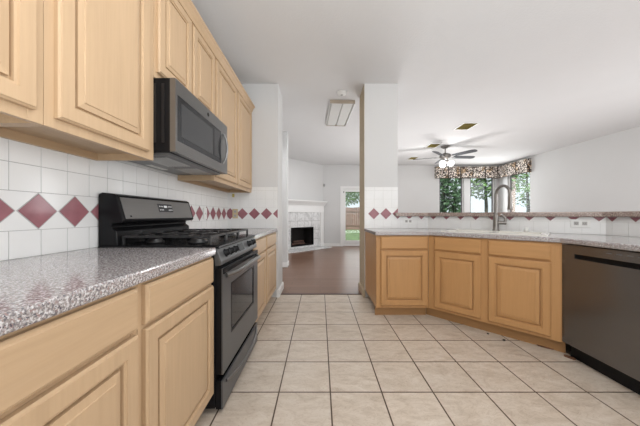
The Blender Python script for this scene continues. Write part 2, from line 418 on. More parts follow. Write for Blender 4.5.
# far wall with patio door and two windows
DO = (0.80, 1.64, 2.00); W1 = (4.158, 5.03, 0.78, 2.45); W2 = (5.24, 6.11, 0.78, 2.45); W3 = (7.41, 8.30, 0.78, 2.45)
f = MB(); T = 0.14
f.box(-0.1, DO[0], YB, YB + T, 0, H); f.box(DO[0], DO[1], YB, YB + T, DO[2], H); f.box(DO[1], W1[0], YB, YB + T, 0, H)
for W in (W1, W2): f.box(W[0], W[1], YB, YB + T, 0, W[2]); f.box(W[0], W[1], YB, YB + T, W[3], H)
f.box(W1[1], W2[0], YB, YB + T, 0, H); f.box(W2[1], XR + T, YB, YB + T, 0, H)
struct('wall_back', f, M['wall'])
f = MB(); f.box(XR, XR + T, 0.2, W3[0], 0, H); f.box(XR, XR + T, W3[1], YB, 0, H); f.box(XR, XR + T, W3[0], W3[1], 0, W3[2]); f.box(XR, XR + T, W3[0], W3[1], W3[3], H)
struct('wall_right', f, M['wall'])
baseboard('baseboard_back', 0.13, 0.70, YB - 0.014, YB)
def frame_box(mb, x0, x1, z0, z1, w_, y0, y1):
    mb.box(x0, x0 + w_, y0, y1, z0, z1); mb.box(x1 - w_, x1, y0, y1, z0, z1)
    mb.box(x0 + w_, x1 - w_, y0, y1, z0, z0 + w_); mb.box(x0 + w_, x1 - w_, y0, y1, z1 - w_, z1)
def window(name, loc, rz, wd, z0, z1):
    f = MB(); frame_box(f, 0, wd, z0, z1, 0.035, 0.05, 0.10)
    o = struct(name, f, M['trim'], loc=loc, rz=rz)
    s = MB(); frame_box(s, 0.035, wd - 0.035, z0 + 0.035, z1 - 0.035, 0.03, 0.06, 0.085); s.build('sash', plain('dark_screen_frame', (0.13, 0.13, 0.14), 0.5), o)
    p = MB(); p.box(0.06, wd - 0.06, 0.07, 0.074, z0 + 0.06, z1 - 0.06); p.build('window_pane', M['pane'], o)
    s = MB(); s.box(-0.04, wd + 0.04, -0.04, 0.05, z0 - 0.03, z0); s.build('window_sill', M['trim'], o, bevel=0.004)
window('window_1', (W1[0], YB, 0), 0, W1[1] - W1[0], W1[2], W1[3])
window('window_2', (W2[0], YB, 0), 0, W2[1] - W2[0], W2[2], W2[3])
window('window_3', (XR, W3[1], 0), R(-90), W3[1] - W3[0], W3[2], W3[3])
# patio door
f = MB()
f.box(DO[0] - 0.09, DO[0], YB - 0.018, YB, 0, DO[2] + 0.09); f.box(DO[1], DO[1] + 0.09, YB - 0.018, YB, 0, DO[2] + 0.09); f.box(DO[0], DO[1], YB - 0.018, YB, DO[2], DO[2] + 0.09)
struct('trim_1', f, M['trim'], bevel=0.004)
f = MB(); frame_box(f, DO[0] + 0.005, DO[1] - 0.005, 0.01, DO[2] - 0.005, 0.09, YB + 0.03, YB + 0.075); f.box(DO[0] + 0.09, DO[1] - 0.09, YB + 0.03, YB + 0.075, 0.09, 0.2)
d1 = struct('door_1', f, M['trim'])
f = MB(); f.box(DO[0] + 0.09, DO[1] - 0.09, YB + 0.05, YB + 0.055, 0.2, DO[2] - 0.09); f.build('door_pane', M['pane'], d1)
f = MB(); f.box(DO[0] + 0.02, DO[0] + 0.045, YB + 0.005, YB + 0.03, 1.86, 1.92); f.build('door_sensor', M['socket_dark'], d1)
f = MB(); f.lathe([(0.0, 0), (0.025, 0), (0.03, 0.02), (0.0, 0.05)], (0, 0, 0), 12, 0, Matrix.Rotation(PI / 2, 3, 'X')); f.build('door_handle', M['brass'], d1, (DO[1] - 0.05, YB + 0.03, 0.98))

f = MB(); f.box(XL - 0.12, XR + T, -2.74, -2.6, 0, H); struct('wall_rear', f, M['wall'])
f = MB(); f.box(XR, XR + T, -2.6, 0.2, 0, H); struct('wall_right_rear', f, M['wall'])

# bar half-wall along the peninsula
KP = [(1.03, YE), (1.43, YE), (2.53, YE - 1.10), (2.53, 0.30)]
def offset_path(pts, d):           # positive d = away from the kitchen (left of travel)
    out = []
    n = len(pts)
    for i in range(n):
        ns = []
        for a, b in ((i - 1, i), (i, i + 1)):
            if a >= 0 and b < n:
                t = (Vector(pts[b]) - Vector(pts[a])).normalized(); ns.append(Vector((-t.y, t.x)))
        m = sum(ns, Vector((0, 0))); m.normalize()
        k = d / m.dot(ns[0]); out.append((pts[i][0] + m.x * k, pts[i][1] + m.y * k))
    return out
outer = offset_path(KP, 0.12)
bw = MB(); bw.prism((KP + outer[::-1]), 0, 1.073)
wall_bar = struct('wall_bar', bw, M['wall'])
li = offset_path(KP, -0.055); lo = offset_path(KP, 0.24)
li[0] = (0.985, li[0][1])
f = MB(); f.prism([li[0]] + li[1:] + lo[::-1][:-1] + [(1.032, lo[0][1]), (1.032, YE - 0.012), (0.985, YE - 0.012)], 1.073, 1.12)
ledge = f.build('bar_ledge', M['granite_brown'], bevel=0.008, seg=3)
tag(ledge, 'narrow brownish speckled bar ledge capping the tiled half wall above the sink counter', 'bar ledge')

# ------------------------------------------------------------------ tiled backsplashes (local x along the wall, front towards -y)
TP = 0.113; DP = 0.16; Z0 = 0.914; ZB = Z0 + TP; ZT = ZB + DP; DC = (ZB + ZT) / 2
def backsplash(parent, loc, rz, L, g0, d0, ztop, grout='grout_pale', first=False):
    m = MB()
    m.box(0, L, -0.004, 0, Z0, ztop, 1)
    def tiles(z0, z1):
        g = g0 - math.ceil(g0 / TP) * TP
        while g < L:
            a, b = max(0, g + 0.0013), min(L, g + TP - 0.0013)
            if b - a > 0.004: m.box(a, b, -0.0075, -0.004, z0 + 0.0013, z1 - 0.0013, 0)
            g += TP
    tiles(Z0, min(ZB, ztop))
    zt = min(ZT, ztop)
    m.box(0, L, -0.0065, -0.004, ZB + 0.001, zt - 0.001, 0)
    c = d0 if first else d0 - math.ceil(d0 / DP) * DP - DP
    while c < L + DP:
        r = DP / 2 - 0.004
        pts = [(c - r, DC), (c, DC - r), (c + r, DC), (c, DC + r)]
        def clip(poly, ax, lim, keep):
            o = []
            for i in range(len(poly)):
                p, q = poly[i], poly[(i + 1) % len(poly)]
                pi, qi = keep(p[ax]), keep(q[ax])
                if pi: o.append(p)
                if pi != qi:
                    t = (lim - p[ax]) / (q[ax] - p[ax]); o.append((p[0] + t * (q[0] - p[0]), p[1] + t * (q[1] - p[1])))
            return o
        def grow(ps):
            return ps
        for sc_, yy, mi in ((1.04, -0.0072, 1), (0.965, -0.0085, 2)):
            ps = [(c + (x - c) * sc_, DC + (z - DC) * sc_) for x, z in pts]
            for ax, lim, kp in ((0, 0.0, lambda u: u >= 0), (0, L, lambda u: u <= L), (1, zt - 0.001, lambda u: u <= zt - 0.001)):
                if ps: ps = clip(ps, ax, lim, kp)
            if len(ps) >= 3:
                n = len(ps)
                vs = [(x, -0.004, z) for x, z in ps] + [(x, yy, z) for x, z in ps]
                m.add(vs, [tuple(range(n, 2 * n))] + [(i + n, i, (i + 1) % n, (i + 1) % n + n) for i in range(n)], mi)
        c += DP
    z = ZT
    while z < ztop - 0.01:
        tiles(z, min(z + TP, ztop)); z += TP
    o = m.build('backsplash_tile', [M['white_tile'], M[grout], M['rose_tile']], parent, loc, rz)
    o['label'] = 'white square wall tile with a band of rose diamonds'
    return o
backsplash(wall_left, (XL, -0.3, 0), R(90), YE + 0.3, 0.974 + 0.3, 1.077 + 0.3, 1.46, 'grout')
backsplash(wall_end, (XL, YE, 0), 0, 0.664, 0.05, -1.028 - XL, 1.46)
backsplash(wall_col, (0.589, YE, 0), 0, 0.441, 0.02, 0.712 - 0.589, 1.46, first=True)
backsplash(wall_bar, (1.031, YE, 0), 0, 0.399, 0.03, 0.149, 1.0725)
backsplash(wall_bar, (1.43, YE, 0), R(-45), 1.10 * math.sqrt(2), 0.05, 0.072, 1.0725)
backsplash(wall_bar, (2.53, 2.20, 0), R(-90), 1.9, 0.05, 0.05, 1.0725)

# ------------------------------------------------------------------ cabinets (local x = width, front faces -y, z up)
def ring_panel(w_, h_, prof, x0=0, z0=0, back=None):
    m = MB(); vs = []
    for ins, y in prof:
        vs += [(x0 + ins, y, z0 + ins), (x0 + w_ - ins, y, z0 + ins), (x0 + w_ - ins, y, z0 + h_ - ins), (x0 + ins, y, z0 + h_ - ins)]
    fs = []
    for i in range(len(prof) - 1):
        for k in range(4):
            a, b = i * 4 + k, i * 4 + (k + 1) % 4
            fs.append((a, b, b + 4, a + 4))
    n = len(prof) - 1
    fs.append((n * 4, n * 4 + 1, n * 4 + 2, n * 4 + 3))
    m.add(vs, fs)
    if back: m.add(vs[:4], [(3, 2, 1, 0)])
    return m
DT = 0.022
def add_door(cab, x, z, w_, h_, y=0.0, k='wood'):
    fr = ring_panel(w_, h_, [(0, 0), (0, -DT + 0.008), (0.005, -DT + 0.004), (0.007, -DT), (0.050, -DT), (0.052, -DT + 0.005), (0.059, -DT + 0.006), (0.060, -DT + 0.018), (0.066, -DT + 0.018), (0.066, 0)], back=True)
    d = fr.build('door', M[k + '_v'], cab, (x, y, z))
    pn = ring_panel(w_ - 0.13, h_ - 0.13, [(0, -DT + 0.018), (0.004, -DT + 0.018), (0.005, -DT + 0.007), (0.026, -DT + 0.003), (0.028, -DT - 0.0005), (0.03, -DT - 0.0005)], 0.065, 0.065)
    pn.build('raised_panel', M[k + '_v'], d)
    return d
def add_drawer(cab, x, z, w_, h_, k='wood'):
    m = ring_panel(w_, h_, [(0, 0), (0, -DT + 0.009), (0.004, -DT + 0.005), (0.008, -DT + 0.004), (0.011, -DT)], back=True)
    return m.build('drawer_front', M[k + '_x'], cab, (x, 0, z))
def base_cabinet(label, loc, rz, wd, depth, cols, toe=0.062, group=None, k='wood'):
    """cols: list of (x0,x1) of the door and drawer columns"""
    t = thing('base_cabinet', label, 'cabinet', loc, rz, group)
    m = MB(); m.box(0, wd, 0.02, depth, 0.10, 0.874); m.build('body', M[k + '_v'], t)
    m = MB()
    xs = [0] + [v for c in cols for v in (c[0] + 0.012, c[1] - 0.012)] + [wd]
    for i in range(0, len(xs), 2): m.box(xs[i], xs[i + 1], 0.0, 0.0195, 0.10, 0.8735)
    for c in cols:
        for z0, z1 in ((0.10, 0.15), (0.70, 0.745), (0.845, 0.8735)): m.box(c[0] + 0.012, c[1] - 0.012, 0.001, 0.0195, z0, z1)
    m.build('face_frame', M[k + '_v'], t, bevel=0.001)
    m = MB(); m.box(0.0, wd, toe, toe + 0.015, 0, 0.10); m.build('toe_kick', M['toe'] if k == 'wood' else M['honey_shaded_toe'], t)
    for c in cols:
        add_door(t, c[0], 0.13, c[1] - c[0], 0.582, k=k); add_drawer(t, c[0], 0.728, c[1] - c[0], 0.132, k=k)
    return t
FX = -0.59
bd = abs(XL - FX) - 0.002
base_cabinet('maple base cabinet with wide drawer, nearest the camera on the left', (FX, 0.0, 0), R(90), 0.803, bd, [(0.12, 0.787)])
base_cabinet('maple base cabinet with one door and drawer, left of the stove', (FX, 0.805, 0), R(90), 0.547, bd, [(0.018, 0.533)])
base_cabinet('maple two-door base cabinet between the stove and the passage', (FX, 2.130, 0), R(90), YE - 2.134, bd, [(0.025, 0.505), (0.545, 1.11)])
base_cabinet('warm-toned maple base cabinet with single door at the end of the peninsula beside the passage', (0.60, 2.655, 0), 0, 0.555, YE - 2.655 - 0.002, [(0.045, 0.5375)], k='honey')
m = MB()
# side rail on peninsula end
S2 = math.sqrt(2)
sinkcab = thing('sink_cabinet', 'wide angled warm-toned maple sink cabinet with two doors under the tap', 'cabinet', (1.157, 2.655, 0), R(-45))
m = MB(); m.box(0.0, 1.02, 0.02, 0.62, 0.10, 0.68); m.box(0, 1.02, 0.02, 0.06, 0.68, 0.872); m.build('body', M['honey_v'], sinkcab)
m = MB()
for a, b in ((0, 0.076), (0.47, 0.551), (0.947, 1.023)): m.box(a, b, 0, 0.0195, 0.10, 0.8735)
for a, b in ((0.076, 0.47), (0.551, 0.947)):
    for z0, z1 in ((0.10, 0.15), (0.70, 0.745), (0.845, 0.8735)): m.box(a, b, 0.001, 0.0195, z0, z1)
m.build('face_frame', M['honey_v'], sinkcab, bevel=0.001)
m = MB(); m.box(-0.05, 1.04, 0.062, 0.077, 0, 0.10); m.build('toe_kick', M['honey_shaded_toe'], sinkcab)
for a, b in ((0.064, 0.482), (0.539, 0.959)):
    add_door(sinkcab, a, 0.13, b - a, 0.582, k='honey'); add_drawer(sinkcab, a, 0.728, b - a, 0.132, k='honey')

def upper_cabinet(label, y0, y1, z0, z1, cols, front=-0.906):
    t = thing('wall_cabinet', label, 'cabinet', (front, y0, z0), R(90))
    dep = abs(XL - front) - 0.010; wd = y1 - y0; hh = z1 - z0
    m = MB()
    m.box(0, wd, 0.02, dep, 0.035, hh)                                        # carcass with a recessed bottom
    m.box(0, 0.016, 0.02, dep, 0.0, 0.035); m.box(wd - 0.016, wd, 0.02, dep, 0.0, 0.035)
    m.build('body', M['wood_inside'], t)
    m = MB(); m.box(0.016, wd - 0.016, dep - 0.018, dep, 0.0, 0.035); m.build('back_rail', M['wood_x'], t)
    m = MB()
    xs = [0] + [v for c in cols for v in (c[0] + 0.012, c[1] - 0.012)] + [wd]
    for i in range(0, len(xs), 2): m.box(xs[i], xs[i + 1], 0.0, 0.0195, 0.0, hh)
    for c in cols:
        for a, b in ((0, 0.06), (hh - 0.06, hh)): m.box(c[0] + 0.012, c[1] - 0.012, 0.001, 0.0195, a, b)
    m.build('face_frame', M['wood_v'], t, bevel=0.001)
    for c in cols: add_door(t, c[0], 0.035, c[1] - c[0], hh - 0.075)
    return t
UZ0, UZ1 = 1.385, 2.47
upper_cabinet('maple wall cabinet at the upper left edge, cut off by the frame', 0.20, 0.815, UZ0, UZ1, [(0.05, 0.583)])
upper_cabinet('tall single-door maple wall cabinet directly left of the microwave', 0.817, 1.355, UZ0, UZ1, [(0.030, 0.483)])
upper_cabinet('short two-door maple wall cabinet above the microwave', 1.357, 2.123, 1.845, UZ1, [(0.018, 0.368), (0.394, 0.751)])
upper_cabinet('tall two-door maple wall cabinet right of the microwave', 2.125, YE - 0.009, UZ0, UZ1, [(0.016, 0.543), (0.575, 1.115)])
m = MB()
cx = -0.906
m.extrude([(cx + 0.002, 2.448), (cx + 0.012, 2.448), (cx + 0.018, 2.47), (cx + 0.034, 2.50), (cx + 0.046, 2.51), (cx + 0.046, 2.525), (cx - 0.01, 2.525), (cx - 0.01, 2.472), (cx + 0.002, 2.472)][::-1], 0.2, YE - 0.009, axis='y')
tag(m.build('crown_molding', M['wood_x']), 'long maple crown molding running along the tops of the wall cabinets', 'molding')

# ------------------------------------------------------------------ worktops and sink
CE = -0.563
m = MB(); m.prism([(XL + 0.009, -0.3), (CE, -0.3), (CE, 1.354), (XL + 0.009, 1.354)], 0.874, 0.914)
tag(m.build('countertop', M['granite'], bevel=0.010, seg=4), 'speckled grey countertop in the left foreground, ending at the stove', 'countertop')
m = MB(); m.prism([(XL + 0.009, 2.128), (CE, 2.128), (CE, YE - 0.009), (XL + 0.009, YE - 0.009)], 0.874, 0.914)
tag(m.build('countertop', M['granite'], bevel=0.010, seg=4), 'short speckled countertop between the stove and the passage wall', 'countertop')
fc = Vector((1.157, 2.655)) + Vector((1, -1)).normalized() * 0.52
nrm = Vector((1, 1)).normalized(); tn = Vector((1, -1)).normalized()
sc_ = fc + nrm * 0.305
def sk(u, v): p = sc_ + tn * u + nrm * v; return (p.x, p.y)
hole = [sk(-0.39, -0.22), sk(0.39, -0.22), sk(0.39, 0.22), sk(-0.39, 0.22)]
cp = [(0.585, YE - 0.009), (0.585, 2.63), (1.146, 2.63), (1.855, 1.921), (1.855, 0.35), (2.521, 0.35), (2.521, 2.196), (1.426, YE - 0.009)]
m = MB(); m.prism(cp, 0.874, 0.914, hole=hole)
tag(m.build('countertop', M['granite'], bevel=0.010, seg=4), 'speckled pinkish grey peninsula countertop holding the sink, bending over the dishwasher', 'countertop')
sink = thing('sink', 'cream double bowl drop-in sink set in the angled counter', 'sink', (sc_.x, sc_.y, 0.914), R(-45))
m = MB()
def rrect(x0, x1, y0, y1): return [(x0, y0), (x1, y0), (x1, y1), (x0, y1)]
m.prism(rrect(-0.415, 0.415, -0.245, 0.245), 0.0, 0.010, hole=rrect(-0.37, 0.37, -0.20, 0.15)); m.build('rim', M['porcelain'], sink, bevel=0.004)
m = MB()
for a, b in ((-0.37, -0.012), (0.012, 0.37)):
    m.box(a, a + 0.01, -0.20, 0.15, -0.18, 0.004); m.box(b - 0.01, b, -0.20, 0.15, -0.18, 0.004)
    m.box(a, b, -0.20, -0.19, -0.18, 0.004); m.box(a, b, 0.14, 0.15, -0.18, 0.004); m.box(a, b, -0.20, 0.15, -0.19, -0.18)
m.build('bowl', M['porcelain'], sink)
m = MB()
for cxx in (-0.19, 0.19): m = MB(); m.lathe([(0, 0.004), (0.03, 0.006), (0.042, 0.004), (0.044, 0)], (cxx, 0, -0.18), 16); m.build('drain', M['steel'], sink)
# faucet
fb = sk(-0.012, 0.20)
fa = thing('faucet', 'tall brushed nickel gooseneck kitchen faucet behind the sink', 'faucet', (fb[0], fb[1], 0.924))
m = MB(); m.lathe([(0, 0), (0.034, 0), (0.034, 0.006), (0.028, 0.012), (0.027, 0.05), (0.025, 0.14), (0.018, 0.17), (0.013, 0.185), (0, 0.186)]); m.build('base', M['nickel'], fa)
dv = Vector((0.14, -0.99)).normalized(); 
path = [Vector((0, 0, 0.17)), Vector((0, 0, 0.23)), Vector((0, 0, 0.37))]
rad = 0.085
for k in range(1, 17):
    a = PI - PI * k / 16
    path.append(Vector((dv.x * (rad + rad * math.cos(a)), dv.y * (rad + rad * math.cos(a)), 0.37 + rad * 1.15 * math.sin(a))))
path.append(path[-1] + Vector((0, 0, -0.012)))
m = MB(); m.tube(path, 0.0145, 14); m.build('spout', M['nickel'], fa)
e = path[-1]
m = MB(); m.tube([e, e + Vector((0, 0, -0.02)), e + Vector((0, 0, -0.08)), e + Vector((0, 0, -0.13)), e + Vector((0, 0, -0.14))], [0.0165, 0.019, 0.019, 0.024, 0.022], 14); m.build('spray_head', M['nickel'], fa)
m = MB(); m.tube([(0.015, -0.006, 0.085), (0.085, -0.03, 0.085)], 0.021, 14); m.tube([(0.078, -0.028, 0.09), (0.085, -0.03, 0.125), (0.045, -0.02, 0.175)], [0.016, 0.014, 0.009], 12); m.build('lever', M['nickel'], fa)
ag = sk(0.24, 0.20)
m = MB(); m.lathe([(0, 0), (0.022, 0), (0.022, 0.03), (0.018, 0.042), (0, 0.045)]); 
tag(m.build('air_gap', M['plastic_white'], loc=(ag[0], ag[1], 0.924)), 'small white air gap cap on the sink rim right of the faucet', 'air gap')

# ------------------------------------------------------------------ dishwasher
dw = thing('dishwasher', 'dark slate dishwasher with pocket handle at the right edge', 'dishwasher', (1.884, 1.928, 0), R(-90))
m = MB(); m.box(0.005, 0.605, 0.03, 0.60, 0.10, 0.868); m.build('body', M['black'], dw)
m = MB()
# door with the pocket cut out: four slabs around it
m.box(0.003, 0.607, -0.012, 0.03, 0.115, 0.768); m.box(0.003, 0.607, -0.012, 0.03, 0.803, 0.866)
m.box(0.003, 0.095, -0.012, 0.03, 0.768, 0.803); m.box(0.52, 0.607, -0.012, 0.03, 0.768, 0.803)
m.build('door', M['slate_dw'], dw)
m = MB(); m.box(0.095, 0.52, 0.016, 0.03, 0.768, 0.803); m.build('handle_pocket', M['black'], dw)
for i in range(4): m = MB(); m.box(0.30 + i * 0.055, 0.33 + i * 0.055, -0.013, -0.0118, 0.838, 0.843); m.build('control_mark', M['socket_dark'], dw)
m = MB(); m.box(0.005, 0.605, 0.05, 0.065, 0.0, 0.10); m.build('toe_kick', M['black'], dw)
base_cabinet('plain warm-toned maple base cabinet nearer the camera than the dishwasher', (1.885, 1.315, 0), R(-90), 0.9, 0.62, [(0.03, 0.43), (0.47, 0.87)], k='honey')

# ------------------------------------------------------------------ stove
ST0, ST1 = 1.360, 2.122
SW = ST1 - ST0
st = thing('gas_stove', 'slate and black gas range between the two left countertops', 'stove', (-0.553, ST0, 0), R(90))
# local: x 0..SW, y 0 = body front, +y to the wall
BK = abs(XL + 0.553) - 0.012
m = MB(); m.box(0, SW, 0.02, BK, 0.03, 0.905)
for x in (0.04, SW - 0.06): m.box(x, x + 0.02, 0.05, 0.07, 0, 0.03); m.box(x, x + 0.02, BK - 0.1, BK - 0.08, 0, 0.03)
m.build('body', M['black'], st, bevel=0.004)
m = MB(); m.box(-0.001, SW + 0.001, 0.0, BK, 0.905, 0.922); m.extrude([(0.0, 0.922), (0.10, 0.930), (0.10, 0.922)], 0.01, SW - 0.01)
m.build('cooktop', M['black'], st, bevel=0.004)
# burners
for bx, by, r in ((0.14, 0.18, 0.045), (0.14, 0.44, 0.038), (0.38, 0.31, 0.05), (0.62, 0.18, 0.05), (0.62, 0.44, 0.036)):
    m = MB(); m.lathe([(0, 0.95), (r * 0.8, 0.95), (r, 0.945), (r, 0.938), (r * 1.25, 0.935), (r * 1.3, 0.922), (0, 0.922)], (bx, by, 0), 20); m.build('burner', M['black_matte'], st)
for gx0, gx1 in ((0.02, 0.258), (0.262, 0.498), (0.502, 0.742)):
    m = MB(); b0, b1 = 0.06, BK - 0.12; t_ = 0.007; zg = 0.974
    for y in (b0, (b0 + b1) / 2, b1): m.box(gx0, gx1, y - t_, y + t_, zg - 0.012, zg)
    for x in (gx0 + t_, gx1 - t_): m.box(x - t_, x + t_, b0, b1, zg - 0.012, zg)
    xm = (gx0 + gx1) / 2
    for ya, yb in ((b0, b0 + 0.09), ((b0 + b1) / 2 - 0.09, (b0 + b1) / 2 + 0.09), (b1 - 0.09, b1)): m.box(xm - t_ * 0.8, xm + t_ * 0.8, ya, yb, zg - 0.014, zg + 0.003)
    for yq in (b0 + (b1 - b0) * 0.25, b0 + (b1 - b0) * 0.75):
        m.box(gx0, xm - 0.035, yq - t_ * 0.8, yq + t_ * 0.8, zg - 0.014, zg + 0.003); m.box(xm + 0.035, gx1, yq - t_ * 0.8, yq + t_ * 0.8, zg - 0.014, zg + 0.003)
    for x in (gx0 + t_, gx1 - t_):
        for y in (b0, b1): m.box(x - t_, x + t_, y - t_, y + t_, 0.921, zg - 0.01)
    m.build('grate', M['black_matte'], st, bevel=0.003)
# control panel (sloping) with knobs
m = MB(); m.extrude([(0.02, 0.81), (-0.012, 0.815), (-0.014, 0.835), (0.012, 0.903), (0.03, 0.905)][::-1], 0.0, SW)
cpn = m.build('control_panel', M['slate'], st, bevel=0.002)
m = MB(); m.extrude([(-0.0125, 0.845), (0.006, 0.892), (0.004, 0.893), (-0.0145, 0.846)], SW * 0.42, SW * 0.56); m.build('badge_plate', M['black'], cpn)
ax = Vector((0, -0.934, 0.357))
for kx in (0.095, 0.170, 0.255, 0.555, 0.675):
    m = MB(); c = Vector((kx, 0.0, 0.868)); 
    rot = ax.to_track_quat('Z', 'Y').to_matrix()
    m.lathe([(0, 0), (0.024, 0), (0.024, 0.004), (0.019, 0.007), (0.018, 0.021), (0.015, 0.024), (0, 0.024)], c, 20, 0, rot)
    k = m.build('knob', M['black'], st)
    m = MB(); m.box(-0.003, 0.003, -0.016, 0.016, 0.023, 0.029); m.v = [tuple(rot @ Vector(p) + c) for p in m.v]; m.build('knob_grip', M['black'], k)
# oven door
m = MB()
DZ0, DZ1 = 0.215, 0.795
wx0, wx1, wz0, wz1 = 0.14, SW - 0.14, 0.40, 0.675
for a, b, c, d in ((0.004, wx0, DZ0, DZ1), (wx1, SW - 0.004, DZ0, DZ1), (wx0, wx1, DZ0, wz0), (wx0, wx1, wz1, DZ1)): m.box(a, b, -0.014, 0.018, c, d, 1); m.box(a, b, -0.022, -0.014, c, d, 0)
dr = m.build('oven_door', [M['slate'], M['black']], st)
m = MB(); m.box(wx0, wx1, -0.019, 0.0, wz0, wz1); m.build('oven_window', M['dark_glass'], dr)
m = MB(); frame_box(m, wx0 - 0.012, wx1 + 0.012, wz0 - 0.012, wz1 + 0.012, 0.013, -0.0232, -0.018); m.build('window_border', M['black'], dr)
m = MB(); m.box(0.004, SW - 0.004, -0.0245, -0.021, 0.765, 0.796); m.build('door_top_strip', M['black'], dr)
m = MB(); hp = [(0.04 + (SW - 0.08) * k / 14, -0.026 - 0.042 * min(1, math.sin(PI * k / 14) * 2.2), 0.752 + 0.008 * math.sin(PI * k / 14)) for k in range(15)]
m.tube(hp, 0.014, 12); m.build('door_handle', M['steel_dark'], dr)
# storage drawer
m = MB(); m.box(0.004, SW - 0.004, -0.012, 0.018, 0.025, 0.178, 1); m.box(0.004, SW - 0.004, -0.020, -0.012, 0.025, 0.178, 0); sdr = m.build('storage_drawer', [M['slate'], M['black']], st)
m = MB(); hp = [(0.05 + (SW - 0.10) * k / 14, -0.022 - 0.035 * math.sin(PI * k / 14) ** 0.6, 0.155 - 0.025 * math.sin(PI * k / 14)) for k in range(15)]
m.tube(hp, 0.009, 10); m.build('drawer_pull', M['steel_dark'], sdr)
# backguard
bgd = thing  # (name kept short below)
m = MB(); yb = BK
m.extrude([(yb - 0.105, 0.92), (yb, 0.92), (yb, 1.205), (yb - 0.02, 1.214), (yb - 0.08, 1.208), (yb - 0.098, 1.198), (yb - 0.138, 1.060), (yb - 0.130, 1.046), (yb - 0.075, 1.040), (yb - 0.070, 1.02), (yb - 0.098, 1.0)], 0.0, SW)
bgo = m.build('backguard', M['black'], st, bevel=0.006)
def on_console(mb, x0, x1, t0, t1, lift):
    a = Vector((0, yb - 0.138, 1.060)); b = Vector((0, yb - 0.098, 1.198)); nn = Vector((0, -(b - a).z, (b - a).y)).normalized()
    p = lambda x, t, l: (x, *(a + (b - a) * t + nn * l).yz)
    mb.add([p(x0, t0, 0), p(x1, t0, 0), p(x1, t1, 0), p(x0, t1, 0), p(x0, t0, lift), p(x1, t0, lift), p(x1, t1, lift), p(x0, t1, lift)],
           [(4, 5, 6, 7), (0, 1, 5, 4), (1, 2, 6, 5), (2, 3, 7, 6), (3, 0, 4, 7)])
m = MB(); on_console(m, 0.022, SW - 0.022, 0.06, 0.93, 0.003); m.build('console', M['console_slate'], bgo, bevel=0.001)
m = MB(); on_console(m, 0.325, 0.485, 0.36, 0.76, 0.0045); m.build('display', M['display'], bgo)
m = MB()
for r in range(2):
    for c in range(3): on_console(m, 0.337 + c * 0.016, 0.345 + c * 0.016, 0.44 + r * 0.17, 0.49 + r * 0.17, 0.0055); on_console(m, 0.435 + c * 0.016, 0.443 + c * 0.016, 0.44 + r * 0.17, 0.49 + r * 0.17, 0.0055)
on_console(m, 0.388, 0.422, 0.58, 0.68, 0.0055)
m.build('display_legend', M['display_marks'], bgo)
m = MB(); on_console(m, 0.055, 0.067, 0.13, 0.19, 0.0042); m.build('emblem', M['display'], bgo)

# ------------------------------------------------------------------ microwave
MX, MY0, MY1, MZ0, MZ1 = -0.790, 1.360, 2.122, 1.437, 1.840
mw = thing('microwave', 'stainless and black over-the-range microwave above the stove', 'microwave', (MX, MY0, MZ0), R(90))
MW = MY1 - MY0; MH = MZ1 - MZ0; MD = abs(XL - MX) - 0.012
m = MB(); m.box(0, MW, 0.03, MD, 0.0, MH); m.build('body', M['black'], mw, bevel=0.003)
m = MB()
for i in range(6): m.box(-0.002, 0, 0.06 + i * 0.045, 0.075 + i * 0.045, 0.05, MH - 0.03)
m.build('side_rib', M['black_matte'], mw)
m = MB(); gx1 = 0.63
m.box(0, MW, -0.0, 0.03, 0.0, 0.065); m.box(0, MW, 0.0, 0.03, MH - 0.082, MH); m.box(0, 0.02, 0.0, 0.03, 0.065, MH - 0.082); m.box(gx1, MW, 0.0, 0.03, 0.065, MH - 0.082)
fp = m.build('front_frame', M['steel_dark'], mw)
m = MB(); m.box(0.02, gx1, 0.002, 0.03, 0.065, MH - 0.082); dg = m.build('door', M['dark_glass'], mw)
m = MB(); m.box(0.06, 0.47, 0.0005, 0.003, 0.10, MH - 0.115); m.build('window_screen', plain('microwave_screen', (0.05, 0.051, 0.053), 0.25, 0.0, 0.25), dg)
m = MB(); m.box(0.50, gx1 - 0.02, 0.0, 0.003, 0.10, MH - 0.10); m.build('control_display', M['display'], dg)
m = MB(); hp = [(0.672, -0.002 - 0.030 * math.sin(PI * k / 12) ** 0.6, 0.075 + (MH - 0.165) * k / 12) for k in range(13)]
m.tube(hp, 0.009, 12); m.build('handle', M['steel_dark'], mw)
m = MB(); m.lathe([(0, 0.002), (0.013, 0.002), (0.013, 0)], (0.40, 0, MH - 0.04), 20, 0, Matrix.Rotation(PI / 2, 3, 'X')); m.build('emblem', M['black'], mw)
m = MB(); m.box(0.03, MW - 0.03, 0.05, MD - 0.02, -0.012, 0.0); up = m.build('underside_panel', plain('microwave_underside', (0.16, 0.16, 0.16), 0.4, 0.4), mw)
m = MB()
for a in (0.08, 0.43):
    for i in range(9): m.box(a, a + 0.27, 0.10 + i * 0.018, 0.11 + i * 0.018, -0.015, -0.011)
m.build('grease_filter', M['steel'], up)
m = MB(); m.box(0.30, 0.48, MD - 0.09, MD - 0.05, -0.015, -0.011); m.build('lamp_lens', M['diffuser'], up)

